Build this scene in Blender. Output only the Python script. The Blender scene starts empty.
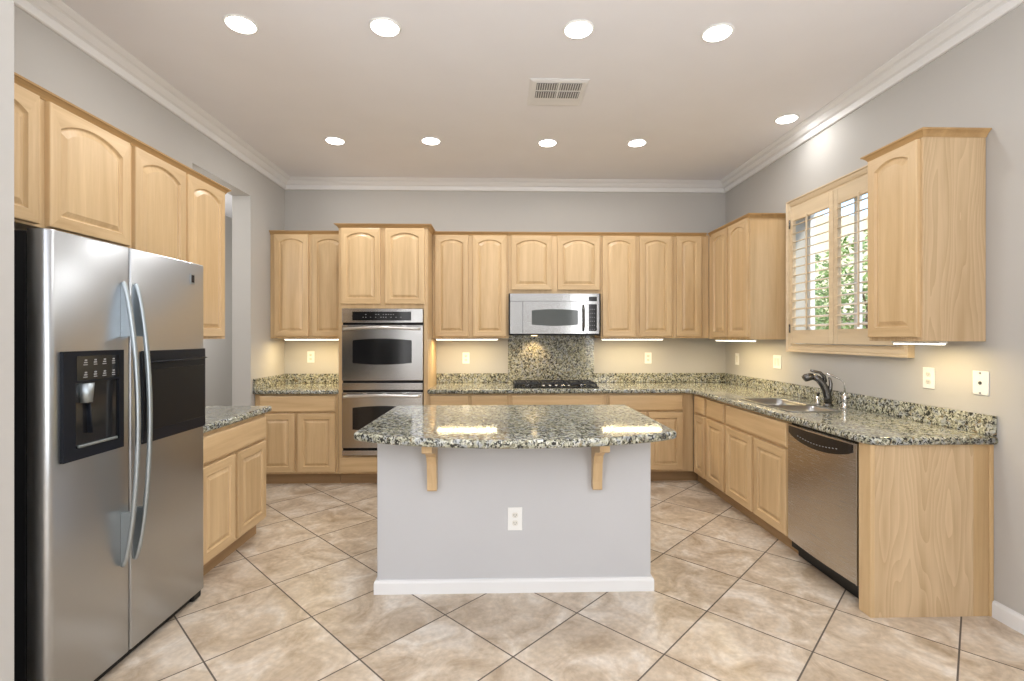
import bpy, bmesh, math, random
from mathutils import Vector, Matrix
random.seed(7)
S = bpy.context.scene
C = S.collection
PI = math.pi

# ------------------------------------------------------------------ camera
EYE = 1.37
FPX = 491.0
cd = bpy.data.cameras.new('camera')
cam = bpy.data.objects.new('camera', cd)
C.objects.link(cam)
cam.location = (-.085, 0, EYE)
cam.rotation_euler = (PI/2, 0, math.radians(-1.45))
cd.sensor_width = 36.0
cd.sensor_fit = 'HORIZONTAL'
cd.lens = FPX/1024*36.0
cd.shift_y = -3.7/1024
cd.clip_start = 0.05
S.camera = cam

# ------------------------------------------------------------------ colour management
vs = S.view_settings
vs.view_transform = 'Standard'
vs.look = 'None'
vs.gamma = 1.0
vs.use_curve_mapping = False
vs.exposure = 0.0

# ------------------------------------------------------------------ world, sun, area lights
w = bpy.data.worlds.new('world')
S.world = w
w.use_nodes = True
nt = w.node_tree
nt.nodes.clear()
wo = nt.nodes.new('ShaderNodeOutputWorld')
wb = nt.nodes.new('ShaderNodeBackground')
sky = nt.nodes.new('ShaderNodeTexSky')
sky.sky_type = 'NISHITA'
sky.sun_disc = False
sky.sun_elevation = math.radians(55)
sky.sun_rotation = math.radians(300)
sky.dust_density = 2.0
nt.links.new(sky.outputs[0], wb.inputs[0])
wb.inputs[1].default_value = .6
nt.links.new(wb.outputs[0], wo.inputs[0])

def lamp(name, kind, loc, energy, color=(1, 1, 1), rot=(0, 0, 0), **kw):
    d = bpy.data.lights.new(name, kind)
    d.energy = energy
    d.color = color
    for k, v in kw.items():
        setattr(d, k, v)
    o = bpy.data.objects.new(name, d)
    C.objects.link(o)
    o.location = loc
    o.rotation_euler = rot
    return o

lamp('sun_light', 'SUN', (8, -8, 9), 4.0, (1, .93, .82), Vector((-.27, .80, -.53)).to_track_quat('-Z', 'Y').to_euler(), angle=math.radians(5))
# added fill lamps behind the camera, inside the closed side openings, imitating daylight
lamp('right_side_fill', 'AREA', (2.33, -1.6, 1.55), 82, (.97, .985, 1.0), (PI/2, 0, PI/2), shape='RECTANGLE', size=3.2, size_y=1.9)
lamp('left_side_fill', 'AREA', (-2.32, -1.6, 1.55), 62, (.97, .985, 1.0), (PI/2, 0, -PI/2), shape='RECTANGLE', size=3.2, size_y=1.9)
# added fill without a fixture, behind the camera, brightening the ceiling
lamp('ceiling_fill', 'AREA', (0.0, -1.3, 1.33), 150, (.90, .94, 1.0), (PI, 0, 0), shape='RECTANGLE', size=3.4, size_y=2.0)
lamp('hall_fill', 'POINT', (-3.1, 3.2, 2.2), 26, (1, .98, .96), shadow_soft_size=.25)  # added fill in the unseen part of the hall, brightens the passage jamb
lamp('hall_far_fill', 'POINT', (-3.0, 5.6, 1.7), 34, (1, .98, .96), shadow_soft_size=.25)  # second added fill, out of view, lifts the far hall wall
CAN_W = 6.0
STRIP_W = 4.2
CAN_COL = (1.0, .99, .975)
STRIP_COL = (1.0, .77, .40)

# ------------------------------------------------------------------ materials
MATS = {}
def new_mat(name):
    m = bpy.data.materials.new(name)
    m.use_nodes = True
    n = m.node_tree.nodes
    b = n['Principled BSDF']
    MATS[name] = m
    return m, n, m.node_tree.links, b

def plain(name, col, rough=.5, metal=0.0, spec=.5, bump=0.0, bscale=200, var=.03):
    m, n, l, b = new_mat(name)
    b.inputs['Roughness'].default_value = rough
    b.inputs['Metallic'].default_value = metal
    b.inputs['Specular IOR Level'].default_value = spec
    tc = n.new('ShaderNodeTexCoord')
    ns = n.new('ShaderNodeTexNoise')
    ns.inputs['Scale'].default_value = 3.0
    ns.inputs['Detail'].default_value = 3
    l.new(tc.outputs['Object'], ns.inputs['Vector'])
    r = n.new('ShaderNodeValToRGB')
    r.color_ramp.elements[0].position = .3
    r.color_ramp.elements[1].position = .7
    r.color_ramp.elements[0].color = (*[c*(1-var) for c in col], 1)
    r.color_ramp.elements[1].color = (*[min(1, c*(1+var)) for c in col], 1)
    l.new(ns.outputs['Fac'], r.inputs['Fac'])
    l.new(r.outputs['Color'], b.inputs['Base Color'])
    if bump:
        n2 = n.new('ShaderNodeTexNoise')
        n2.inputs['Scale'].default_value = bscale
        n2.inputs['Detail'].default_value = 2
        l.new(tc.outputs['Object'], n2.inputs['Vector'])
        bp = n.new('ShaderNodeBump')
        bp.inputs['Strength'].default_value = bump
        bp.inputs['Distance'].default_value = .002
        l.new(n2.outputs['Fac'], bp.inputs['Height'])
        l.new(bp.outputs['Normal'], b.inputs['Normal'])
    return m

def wood(name, dark, light, axis='z', rough=.33, cathedral=False):
    m, n, l, b = new_mat(name)
    b.inputs['Roughness'].default_value = rough
    b.inputs['Specular IOR Level'].default_value = .4
    tc = n.new('ShaderNodeTexCoord')
    oi = n.new('ShaderNodeObjectInfo')
    mul = n.new('ShaderNodeMath'); mul.operation = 'MULTIPLY'; mul.inputs[1].default_value = 37.0
    l.new(oi.outputs['Random'], mul.inputs[0])
    add = n.new('ShaderNodeVectorMath'); add.operation = 'ADD'
    l.new(tc.outputs['Object'], add.inputs[0])
    l.new(mul.outputs[0], add.inputs[1])
    mp = n.new('ShaderNodeMapping')
    sc = {'z': (9, 9, .55), 'x': (.55, 9, 9), 'y': (9, .55, 9)}[axis]
    mp.inputs['Scale'].default_value = sc
    l.new(add.outputs[0], mp.inputs['Vector'])
    n1 = n.new('ShaderNodeTexNoise')
    n1.inputs['Scale'].default_value = 1.6
    n1.inputs['Detail'].default_value = 5
    n1.inputs['Distortion'].default_value = .8
    l.new(mp.outputs[0], n1.inputs['Vector'])
    n2 = n.new('ShaderNodeTexNoise')
    n2.inputs['Scale'].default_value = 13
    n2.inputs['Detail'].default_value = 4
    l.new(mp.outputs[0], n2.inputs['Vector'])
    mx = n.new('ShaderNodeMath'); mx.operation = 'MULTIPLY_ADD'
    mx.inputs[1].default_value = .24
    l.new(n2.outputs['Fac'], mx.inputs[0])
    sub = n.new('ShaderNodeMath'); sub.operation = 'MULTIPLY'; sub.inputs[1].default_value = .80
    l.new(n1.outputs['Fac'], sub.inputs[0])
    l.new(sub.outputs[0], mx.inputs[2])
    fac = mx.outputs[0]
    if cathedral:
        m2 = n.new('ShaderNodeMapping')
        m2.inputs['Scale'].default_value = (3.2, 3.2, .42)
        m2.inputs['Location'].default_value = cathedral
        l.new(tc.outputs['Object'], m2.inputs['Vector'])
        cn = n.new('ShaderNodeTexNoise')
        cn.inputs['Scale'].default_value = 1.5
        cn.inputs['Detail'].default_value = 2.5
        cn.inputs['Roughness'].default_value = .35
        l.new(m2.outputs[0], cn.inputs['Vector'])
        fm = n.new('ShaderNodeMath'); fm.operation = 'MULTIPLY'; fm.inputs[1].default_value = 30
        l.new(cn.outputs['Fac'], fm.inputs[0])
        wv = n.new('ShaderNodeMath'); wv.operation = 'FRACT'
        l.new(fm.outputs[0], wv.inputs[0])
        mm = n.new('ShaderNodeMath'); mm.operation = 'MULTIPLY_ADD'; mm.inputs[1].default_value = .22
        l.new(wv.outputs[0], mm.inputs[0])
        s3 = n.new('ShaderNodeMath'); s3.operation = 'MULTIPLY'; s3.inputs[1].default_value = .78
        l.new(fac, s3.inputs[0])
        l.new(s3.outputs[0], mm.inputs[2])
        fac = mm.outputs[0]
    r = n.new('ShaderNodeValToRGB')
    e = r.color_ramp.elements
    e[0].position = .30; e[0].color = (*dark, 1)
    e[1].position = .72; e[1].color = (*light, 1)
    l.new(fac, r.inputs['Fac'])
    hs = n.new('ShaderNodeHueSaturation')
    mr = n.new('ShaderNodeMapRange')
    mr.inputs['To Min'].default_value = .93
    mr.inputs['To Max'].default_value = 1.06
    l.new(oi.outputs['Random'], mr.inputs['Value'])
    l.new(mr.outputs[0], hs.inputs['Value'])
    l.new(r.outputs['Color'], hs.inputs['Color'])
    l.new(hs.outputs['Color'], b.inputs['Base Color'])
    return m

WD, WL = (.515, .345, .178), (.69, .502, .285)
wood('maple_vertical', WD, WL, 'z')
wood('maple_horizontal', WD, WL, 'x')
wood('maple_depth', WD, WL, 'y')
wood('maple_trim', (.37, .225, .095), (.52, .335, .155), 'x')
wood('maple_panel', (.50, .345, .19), (.68, .505, .31), 'z', cathedral=(-1.6, 0, -.45))
wood('maple_trim_v', (.46, .30, .14), (.60, .41, .21), 'z')
wood('maple_dark', (.42, .275, .13), (.56, .38, .195), 'z')
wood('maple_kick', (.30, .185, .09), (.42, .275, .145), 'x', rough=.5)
wood('shutter_wood', (.62, .48, .31), (.75, .61, .42), 'y', rough=.4)

def granite(name):
    m, n, l, b = new_mat(name)
    b.inputs['Roughness'].default_value = .07
    b.inputs['Specular IOR Level'].default_value = .5
    tc = n.new('ShaderNodeTexCoord')
    def noise(scale, detail, dist=0):
        x = n.new('ShaderNodeTexNoise')
        x.inputs['Scale'].default_value = scale
        x.inputs['Detail'].default_value = detail
        x.inputs['Distortion'].default_value = dist
        l.new(tc.outputs['Object'], x.inputs['Vector'])
        return x
    def ramp(src, stops, interp='LINEAR'):
        r = n.new('ShaderNodeValToRGB')
        r.color_ramp.interpolation = interp
        el = r.color_ramp.elements
        el[0].position, el[0].color = stops[0][0], (*stops[0][1], 1)
        el[1].position, el[1].color = stops[-1][0], (*stops[-1][1], 1)
        for p, c in stops[1:-1]:
            e = el.new(p); e.color = (*c, 1)
        l.new(src, r.inputs['Fac'])
        return r
    def mix(f, a, c):
        x = n.new('ShaderNodeMix'); x.data_type = 'RGBA'
        l.new(f, x.inputs[0]); l.new(a, x.inputs[6]); l.new(c, x.inputs[7])
        return x.outputs[2]
    v = n.new('ShaderNodeTexVoronoi')
    v.inputs['Scale'].default_value = 85
    l.new(tc.outputs['Object'], v.inputs['Vector'])
    sp = n.new('ShaderNodeSeparateColor')
    l.new(v.outputs['Color'], sp.inputs[0])
    base = ramp(sp.outputs[0], [(0, (.19, .185, .13)), (.35, (.34, .335, .245)), (.7, (.48, .475, .365)), (1, (.64, .635, .55))])
    grey = ramp(noise(30, 3, .5).outputs['Fac'], [(.5, (0, 0, 0)), (.62, (1, 1, 1))])
    greyc = n.new('ShaderNodeRGB'); greyc.outputs[0].default_value = (.37, .39, .39, 1)
    c1 = mix(grey.outputs[0], base.outputs[0], greyc.outputs[0])
    tan = ramp(noise(42, 3, .6).outputs['Fac'], [(.60, (0, 0, 0)), (.68, (1, 1, 1))])
    tanc = n.new('ShaderNodeRGB'); tanc.outputs[0].default_value = (.24, .18, .10, 1)
    c2 = mix(tan.outputs[0], c1, tanc.outputs[0])
    blk = ramp(noise(66, 3.5, 1.1).outputs['Fac'], [(.515, (0, 0, 0)), (.565, (1, 1, 1))])
    blkc = n.new('ShaderNodeRGB'); blkc.outputs[0].default_value = (.035, .035, .03, 1)
    c3 = mix(blk.outputs[0], c2, blkc.outputs[0])
    l.new(c3, b.inputs['Base Color'])
    return m
granite('granite')

def steel(name, col=(.62, .61, .60), rough=.24, stretch=(1, 1, 60), wav=0.0):
    m, n, l, b = new_mat(name)
    b.inputs['Metallic'].default_value = 1.0
    b.inputs['Base Color'].default_value = (*col, 1)
    tc = n.new('ShaderNodeTexCoord')
    mp = n.new('ShaderNodeMapping')
    mp.inputs['Scale'].default_value = stretch
    l.new(tc.outputs['Object'], mp.inputs['Vector'])
    ns = n.new('ShaderNodeTexNoise')
    ns.inputs['Scale'].default_value = 9
    ns.inputs['Detail'].default_value = 4
    l.new(mp.outputs[0], ns.inputs['Vector'])
    mr = n.new('ShaderNodeMapRange')
    mr.inputs['To Min'].default_value = rough*.97
    mr.inputs['To Max'].default_value = rough*1.04
    l.new(ns.outputs['Fac'], mr.inputs['Value'])
    l.new(mr.outputs[0], b.inputs['Roughness'])
    if wav:
        n2 = n.new('ShaderNodeTexNoise')
        n2.inputs['Scale'].default_value = 3.2
        n2.inputs['Detail'].default_value = 1
        l.new(tc.outputs['Object'], n2.inputs['Vector'])
        bp = n.new('ShaderNodeBump')
        bp.inputs['Strength'].default_value = wav
        bp.inputs['Distance'].default_value = .02
        l.new(n2.outputs['Fac'], bp.inputs['Height'])
        l.new(bp.outputs['Normal'], b.inputs['Normal'])
    return m
steel('steel_brushed', col=(.54, .535, .53), rough=.22)
steel('steel_fridge', col=(.47, .49, .51), rough=.30, stretch=(1, 1, 50), wav=.08)
steel('steel_dishwasher', col=(.56, .53, .50), rough=.27, stretch=(1, 1, 50))
steel('steel_bowl', col=(.36, .36, .36), rough=.3)
steel('steel_microwave', col=(.40, .40, .395), rough=.2)
steel('steel_light', col=(.78, .78, .77), rough=.3)
steel('chrome', col=(.8, .8, .8), rough=.08)
steel('gunmetal', col=(.17, .165, .16), rough=.25)
steel('handle_metal', col=(.40, .45, .48), rough=.42)

plain('black_gloss', (.012, .012, .013), .12)
plain('black_satin', (.010, .010, .011), .32, spec=.22)
plain('dark_panel', (.008, .010, .015), .3, spec=.22)
plain('smoked_glass', (.05, .055, .055), .08)
plain('grey_glass', (.08, .09, .088), .12)
plain('cast_iron', (.02, .02, .022), .45, bump=.2)
plain('marking_grey', (.33, .33, .33), .5)
plain('wall_paint', (.49, .475, .45), .75, spec=.25, bump=.08, bscale=160, var=.012)
plain('island_paint', (.535, .535, .545), .7, spec=.25, bump=.08, bscale=160, var=.012)
plain('ceiling_paint', (.825, .82, .845), .85, spec=.2, bump=.06, bscale=120, var=.012)
plain('white_trim', (.78, .78, .78), .45, var=.01)
plain('white_plastic', (.82, .82, .80), .35, var=.01)
plain('ivory_plastic', (.72, .70, .64), .4, var=.01)
plain('slot_dark', (.04, .04, .04), .6)
plain('duct_dark', (.20, .20, .20), .8)
plain('patio_concrete', (.52, .48, .42), .9, bump=.3, bscale=60, var=.08)
plain('stucco', (.80, .68, .48), .9, bump=.3, bscale=60, var=.04)
plain('bark', (.16, .11, .07), .9, bump=.5, bscale=40, var=.2)
plain('rubber_black', (.015, .015, .015), .7)

def emis(name, col, strength):
    m, n, l, b = new_mat(name)
    b.inputs['Base Color'].default_value = (.8, .8, .8, 1)
    b.inputs['Emission Color'].default_value = (*col, 1)
    b.inputs['Emission Strength'].default_value = strength
    return m
emis('lamp_lens', (1, .97, .93), 14)
emis('strip_lens', (1, .93, .74), 4.5)
emis('hood_lens', (1, .72, .36), 6)

def leafmat():
    m, n, l, b = new_mat('leaf_green')
    b.inputs['Roughness'].default_value = .55
    tc = n.new('ShaderNodeTexCoord')
    ns = n.new('ShaderNodeTexNoise'); ns.inputs['Scale'].default_value = 9
    l.new(tc.outputs['Object'], ns.inputs['Vector'])
    r = n.new('ShaderNodeValToRGB')
    r.color_ramp.elements[0].color = (.12, .22, .05, 1)
    r.color_ramp.elements[1].color = (.42, .55, .20, 1)
    r.color_ramp.elements[0].position = .35
    r.color_ramp.elements[1].position = .65
    l.new(ns.outputs['Fac'], r.inputs['Fac'])
    l.new(r.outputs['Color'], b.inputs['Base Color'])
leafmat()

def blockmat():
    m, n, l, b = new_mat('block_wall')
    b.inputs['Roughness'].default_value = .9
    tc = n.new('ShaderNodeTexCoord')
    mp = n.new('ShaderNodeMapping')
    mp.inputs['Rotation'].default_value = (PI/2, 0, PI/2)
    l.new(tc.outputs['Object'], mp.inputs['Vector'])
    sx = n.new('ShaderNodeSeparateXYZ'); l.new(tc.outputs['Object'], sx.inputs[0])
    cx = n.new('ShaderNodeCombineXYZ')
    ad = n.new('ShaderNodeMath'); ad.operation = 'ADD'
    l.new(sx.outputs[0], ad.inputs[0]); l.new(sx.outputs[1], ad.inputs[1])
    l.new(ad.outputs[0], cx.inputs[0]); l.new(sx.outputs[2], cx.inputs[1])
    bk = n.new('ShaderNodeTexBrick')
    bk.inputs['Scale'].default_value = 1
    bk.inputs['Brick Width'].default_value = .4
    bk.inputs['Row Height'].default_value = .2
    bk.inputs['Mortar Size'].default_value = .006
    bk.inputs['Color1'].default_value = (.60, .48, .35, 1)
    bk.inputs['Color2'].default_value = (.52, .41, .30, 1)
    bk.inputs['Mortar'].default_value = (.42, .36, .29, 1)
    l.new(cx.outputs[0], bk.inputs['Vector'])
    l.new(bk.outputs['Color'], b.inputs['Base Color'])
blockmat()

def tilemat():
    m, n, l, b = new_mat('floor_tile')
    tc = n.new('ShaderNodeTexCoord')
    th = math.radians(45.0)
    ox, oy = -.679, 2.101
    u = ox*math.cos(th)+oy*math.sin(th)
    v = -ox*math.sin(th)+oy*math.cos(th)
    mp = n.new('ShaderNodeMapping')
    mp.inputs['Rotation'].default_value = (0, 0, -th)
    mp.inputs['Location'].default_value = (-u, -v, 0)
    l.new(tc.outputs['Object'], mp.inputs['Vector'])
    bk = n.new('ShaderNodeTexBrick')
    bk.offset = 0.0
    bk.squash = 1.0
    bk.inputs['Scale'].default_value = 1
    bk.inputs['Brick Width'].default_value = .461
    bk.inputs['Row Height'].default_value = .461
    bk.inputs['Mortar Size'].default_value = .0036
    bk.inputs['Mortar Smooth'].default_value = .1
    bk.inputs['Bias'].default_value = 0
    bk.inputs['Color1'].default_value = (0, 0, 0, 1)
    bk.inputs['Color2'].default_value = (1, 1, 1, 1)
    bk.inputs['Mortar'].default_value = (.5, .5, .5, 1)
    l.new(mp.outputs[0], bk.inputs['Vector'])
    # marbling shifted tile by tile
    off = n.new('ShaderNodeVectorMath'); off.operation = 'MULTIPLY_ADD'
    off.inputs[1].default_value = (9, 5, 7)
    l.new(bk.outputs['Color'], off.inputs[0])
    l.new(mp.outputs[0], off.inputs[2])
    n1 = n.new('ShaderNodeTexNoise')
    n1.inputs['Scale'].default_value = 4.2; n1.inputs['Detail'].default_value = 7
    n1.inputs['Roughness'].default_value = .62; n1.inputs['Distortion'].default_value = .9
    l.new(off.outputs[0], n1.inputs['Vector'])
    r = n.new('ShaderNodeValToRGB')
    e = r.color_ramp.elements
    e[0].position = .32; e[0].color = (.39, .295, .20, 1)
    e[1].position = .70; e[1].color = (.76, .70, .625, 1)
    k = e.new(.50); k.color = (.58, .48, .37, 1)
    l.new(n1.outputs['Fac'], r.inputs['Fac'])
    n3 = n.new('ShaderNodeTexNoise')
    n3.inputs['Scale'].default_value = 38; n3.inputs['Detail'].default_value = 5
    l.new(off.outputs[0], n3.inputs['Vector'])
    hs = n.new('ShaderNodeHueSaturation')
    mr = n.new('ShaderNodeMapRange')
    mr.inputs['From Min'].default_value = .3; mr.inputs['From Max'].default_value = .7
    mr.inputs['To Min'].default_value = .86; mr.inputs['To Max'].default_value = 1.1
    l.new(n3.outputs['Fac'], mr.inputs['Value'])
    l.new(mr.outputs[0], hs.inputs['Value'])
    l.new(r.outputs['Color'], hs.inputs['Color'])
    mx = n.new('ShaderNodeMix'); mx.data_type = 'RGBA'
    l.new(bk.outputs['Fac'], mx.inputs[0])
    l.new(hs.outputs['Color'], mx.inputs[6])
    mx.inputs[7].default_value = (.12, .097, .078, 1)
    l.new(mx.outputs[2], b.inputs['Base Color'])
    rr = n.new('ShaderNodeMapRange')
    rr.inputs['To Min'].default_value = .30; rr.inputs['To Max'].default_value = .85
    l.new(bk.outputs['Fac'], rr.inputs['Value'])
    l.new(rr.outputs[0], b.inputs['Roughness'])
    inv = n.new('ShaderNodeMath'); inv.operation = 'SUBTRACT'; inv.inputs[0].default_value = 1
    l.new(bk.outputs['Fac'], inv.inputs[1])
    bp = n.new('ShaderNodeBump')
    bp.inputs['Strength'].default_value = .5; bp.inputs['Distance'].default_value = .003
    l.new(inv.outputs[0], bp.inputs['Height'])
    l.new(bp.outputs['Normal'], b.inputs['Normal'])
tilemat()

def glassmat():
    m, n, l, b = new_mat('clear_glass')
    out = n['Material Output']
    n.remove(b)
    tr = n.new('ShaderNodeBsdfTransparent')
    tr.inputs[0].default_value = (.95, .97, .96, 1)
    gl = n.new('ShaderNodeBsdfGlossy'); gl.inputs['Roughness'].default_value = .02
    mx = n.new('ShaderNodeMixShader')
    mx.inputs[0].default_value = .05
    l.new(tr.outputs[0], mx.inputs[1]); l.new(gl.outputs[0], mx.inputs[2])
    l.new(mx.outputs[0], out.inputs[0])
glassmat()

# ------------------------------------------------------------------ mesh helpers
class MB:
    def __init__(s):
        s.bm = bmesh.new()
    def _tag(s, faces, mi, smooth):
        for f in faces:
            f.material_index = mi
            f.smooth = smooth
    def poly(s, pts, mi=0, smooth=False):
        f = s.bm.faces.new([s.bm.verts.new(p) for p in pts])
        s._tag([f], mi, smooth)
    def loops(s, loops, closed=True, cap0=True, cap1=True, mi=0, smooth=False):
        vl = [[s.bm.verts.new(p) for p in lp] for lp in loops]
        n = len(vl[0]); fs = []
        for a, b in zip(vl[:-1], vl[1:]):
            rng = range(n) if closed else range(n-1)
            for i in rng:
                j = (i+1) % n
                fs.append(s.bm.faces.new((a[i], a[j], b[j], b[i])))
        s._tag(fs, mi, smooth)
        if cap0:
            s._tag([s.bm.faces.new(vl[0][::-1])], mi, False)
        if cap1:
            s._tag([s.bm.faces.new(vl[-1])], mi, False)
        return vl
    def box(s, x0, x1, y0, y1, z0, z1, bev=0.0, mi=0, seg=2):
        x0, x1 = sorted((x0, x1)); y0, y1 = sorted((y0, y1)); z0, z1 = sorted((z0, z1))
        vs_ = [s.bm.verts.new(p) for p in ((x0, y0, z0), (x1, y0, z0), (x1, y1, z0), (x0, y1, z0),
                                           (x0, y0, z1), (x1, y0, z1), (x1, y1, z1), (x0, y1, z1))]
        fs = [s.bm.faces.new([vs_[i] for i in q]) for q in
              ((3, 2, 1, 0), (4, 5, 6, 7), (0, 1, 5, 4), (1, 2, 6, 5), (2, 3, 7, 6), (3, 0, 4, 7))]
        s._tag(fs, mi, False)
        if bev > 0:
            ed = list({e for f in fs for e in f.edges})
            r = bmesh.ops.bevel(s.bm, geom=ed, offset=bev, segments=seg, affect='EDGES', profile=.5)
            s._tag(r['faces'], mi, False)
    def tube(s, pts, rad, n=14, mi=0, flat=None, caps=True):
        pts = [Vector(p) for p in pts]
        rads = rad if isinstance(rad, (list, tuple)) else [rad]*len(pts)
        loops = []
        up = None
        for i, p in enumerate(pts):
            t = (pts[min(i+1, len(pts)-1)]-pts[max(i-1, 0)]).normalized()
            if up is None:
                up = Vector((0, 0, 1)) if abs(t.z) < .9 else Vector((1, 0, 0))
            a = t.cross(up)
            if a.length < 1e-5:
                a = t.orthogonal()
            a.normalize()
            b = a.cross(t).normalized()
            up = b
            r = rads[i]
            ra, rb = r if isinstance(r, (list, tuple)) else (r, r)
            loops.append([p+a*math.cos(2*PI*k/n)*ra+b*math.sin(2*PI*k/n)*rb for k in range(n)])
        s.loops(loops, True, caps, caps, mi, True)
    def lathe(s, prof, c=(0, 0, 0), n=28, mi=0, axis='z', smooth=True):
        lps = []
        for r, h in prof:
            r = max(r, 1e-4)
            lp = []
            for k in range(n):
                a = 2*PI*k/n
                if axis == 'z':
                    q = (c[0]+r*math.cos(a), c[1]+r*math.sin(a), c[2]+h)
                elif axis == 'y':
                    q = (c[0]+r*math.cos(a), c[1]+h, c[2]+r*math.sin(a))
                else:
                    q = (c[0]+h, c[1]+r*math.cos(a), c[2]+r*math.sin(a))
                lp.append(q)
            lps.append(lp)
        s.loops(lps, True, True, True, mi, smooth)
    def prism(s, prof, axis, a0, a1, mi=0):
        def P(u, v, a):
            return {'x': (a, u, v), 'y': (u, a, v), 'z': (u, v, a)}[axis]
        s.loops([[P(u, v, a0) for u, v in prof], [P(u, v, a1) for u, v in prof]], True, True, True, mi)
    def molding(s, path, prof, mi=0, closed=False):
        """sweep (out, z) profile along an xy path; out = to the right of the path"""
        n = len(path)
        nr = []
        for i in range(n):
            segs = []
            if i > 0 or closed:
                segs.append(Vector(path[i])-Vector(path[i-1]))
            if i < n-1 or closed:
                segs.append(Vector(path[(i+1) % n])-Vector(path[i]))
            ns = [Vector((d.y, -d.x)).normalized() for d in segs]
            m = sum(ns, Vector((0, 0)))
            m.normalize()
            m = m/max(.2, m.dot(ns[0]))
            nr.append(m)
        lps = [[(path[i][0]+nr[i].x*o, path[i][1]+nr[i].y*o, z) for o, z in prof] for i in range(n)]
        if closed:
            lps.append(lps[0])
        s.loops(lps, True, not closed, not closed, mi)
    def slab(s, outline, z0, z1, r=.012, hole=None, seg=4, mi=0):
        """countertop slab with a rounded nosing; outline counter-clockwise"""
        n = len(outline)
        P = [Vector(p) for p in outline]
        nrm = []
        for i in range(n):
            d0 = (P[i]-P[i-1]).normalized(); d1 = (P[(i+1) % n]-P[i]).normalized()
            n0 = Vector((-d0.y, d0.x)); n1 = Vector((-d1.y, d1.x))
            m = (n0+n1).normalized()
            nrm.append(m/max(.3, m.dot(n0)))
        def lp(d, z):
            return [(P[i].x+nrm[i].x*d, P[i].y+nrm[i].y*d, z) for i in range(n)]
        prof = []
        for k in range(seg+1):
            a = PI/2*k/seg
            prof.append((r*(1-math.sin(a)), z0+r*(1-math.cos(a))))
        for k in range(seg+1):
            a = PI/2*k/seg
            prof.append((r*(1-math.cos(a)), z1-r+r*math.sin(a)))
        vl = s.loops([lp(d, z) for d, z in prof], True, False, False, mi, True)
        if hole is None:
            s._tag([s.bm.faces.new(vl[0][::-1]), s.bm.faces.new(vl[-1])], mi, False)
        else:
            hl = s.loops([[(x, y, z0) for x, y in hole], [(x, y, z1) for x, y in hole]], True, False, False, mi)
            for a, b in ((vl[0], hl[0]), (vl[-1], hl[-1])):
                ed = []
                for lo in (a, b):
                    for i in range(len(lo)):
                        e = s.bm.edges.get((lo[i], lo[(i+1) % len(lo)]))
                        ed.append(e)
                g = bmesh.ops.triangle_fill(s.bm, use_beauty=True, edges=ed)
                s._tag([f for f in g['geom'] if isinstance(f, bmesh.types.BMFace)], mi, False)
    def build(s, name, mat, parent=None, loc=None):
        bmesh.ops.recalc_face_normals(s.bm, faces=s.bm.faces[:])
        me = bpy.data.meshes.new(name)
        s.bm.to_mesh(me)
        s.bm.free()
        mats = mat if isinstance(mat, (list, tuple)) else [mat]
        for mm in mats:
            me.materials.append(MATS[mm])
        o = bpy.data.objects.new(name, me)
        C.objects.link(o)
        if parent:
            o.parent = parent
        if loc:
            o.location = loc
        return o

def thing(name, label, cat, loc=(0, 0, 0), rz=0, group=None):
    o = bpy.data.objects.new(name, None)
    o.empty_display_size = .1
    C.objects.link(o)
    o.location = loc
    o.rotation_euler = (0, 0, rz)
    tag(o, label, cat, group)
    return o
def tag(o, label, cat, group=None):
    o['label'] = label
    o['category'] = cat
    if group:
        o['group'] = group
    return o
def struct(o):
    o['kind'] = 'structure'
    return o
def copy_tree(o, parent=None):
    c = o.copy()
    C.objects.link(c)
    if parent:
        c.parent = parent
    for ch in list(o.children):
        copy_tree(ch, c)
    return c

LX, RX, BY, CZ = -2.335, 2.335, 5.2, 3.015
RY = -4.0           # rear wall
T = .165

# ------------------------------------------------------------------ room shell
m = MB(); m.box(-4.4, RX+T, RY-.3, 8.0, -.1, 0)
struct(m.build('floor', 'floor_tile'))
m = MB(); m.box(-4.4, RX+T, RY-.3, 8.0, CZ, CZ+.12)
struct(m.build('ceiling', 'ceiling_paint'))
m = MB(); m.box(LX, RX, BY, BY+T, 0, CZ)
struct(m.build('wall_back', 'wall_paint'))
# left wall with the cased passage beyond the cabinets
OY0, OY1, OZ = 3.655, 4.498, 2.645
m = MB()
m.box(LX-T, LX, RY, -3.3, 0, CZ)
m.box(LX-T, LX, .1, OY0, 0, CZ)
m.box(LX-T, LX, -3.3, .1, 0, .5)
m.box(LX-T, LX, -3.3, .1, 2.6, CZ)
m.box(LX-T, LX, OY1, BY+T, 0, CZ)
m.box(LX-T, LX, OY0, OY1, OZ, CZ)
struct(m.build('wall_left', 'wall_paint'))
m = MB(); m.box(LX, -1.605, 1.435, 1.577, 0, CZ)
struct(m.build('wall_alcove', 'wall_paint'))
# hallway past the passage
m = MB()
m.box(-3.95, -3.8, 2.9, 7.0, 0, CZ)
m.box(-3.95, LX-T, 2.75, 2.9, 0, CZ)
m.box(-3.95, LX, 7.0, 7.15, 0, CZ)
m.box(LX, LX+.1, BY+T, 7.15, 0, CZ)
struct(m.build('wall_hall', 'wall_paint'))
# right wall with the window opening
WY0, WY1, WZ0, WZ1 = 2.865, 3.96, 1.31, 2.42
m = MB()
m.box(RX, RX+T, RY, -3.3, 0, CZ)
m.box(RX, RX+T, .1, WY0, 0, CZ)
m.box(RX, RX+T, -3.3, .1, 0, .5)
m.box(RX, RX+T, -3.3, .1, 2.6, CZ)
m.box(RX, RX+T, WY1, BY+T, 0, CZ)
m.box(RX, RX+T, WY0, WY1, 0, WZ0)
m.box(RX, RX+T, WY0, WY1, WZ1, CZ)
struct(m.build('wall_right', 'wall_paint'))
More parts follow.
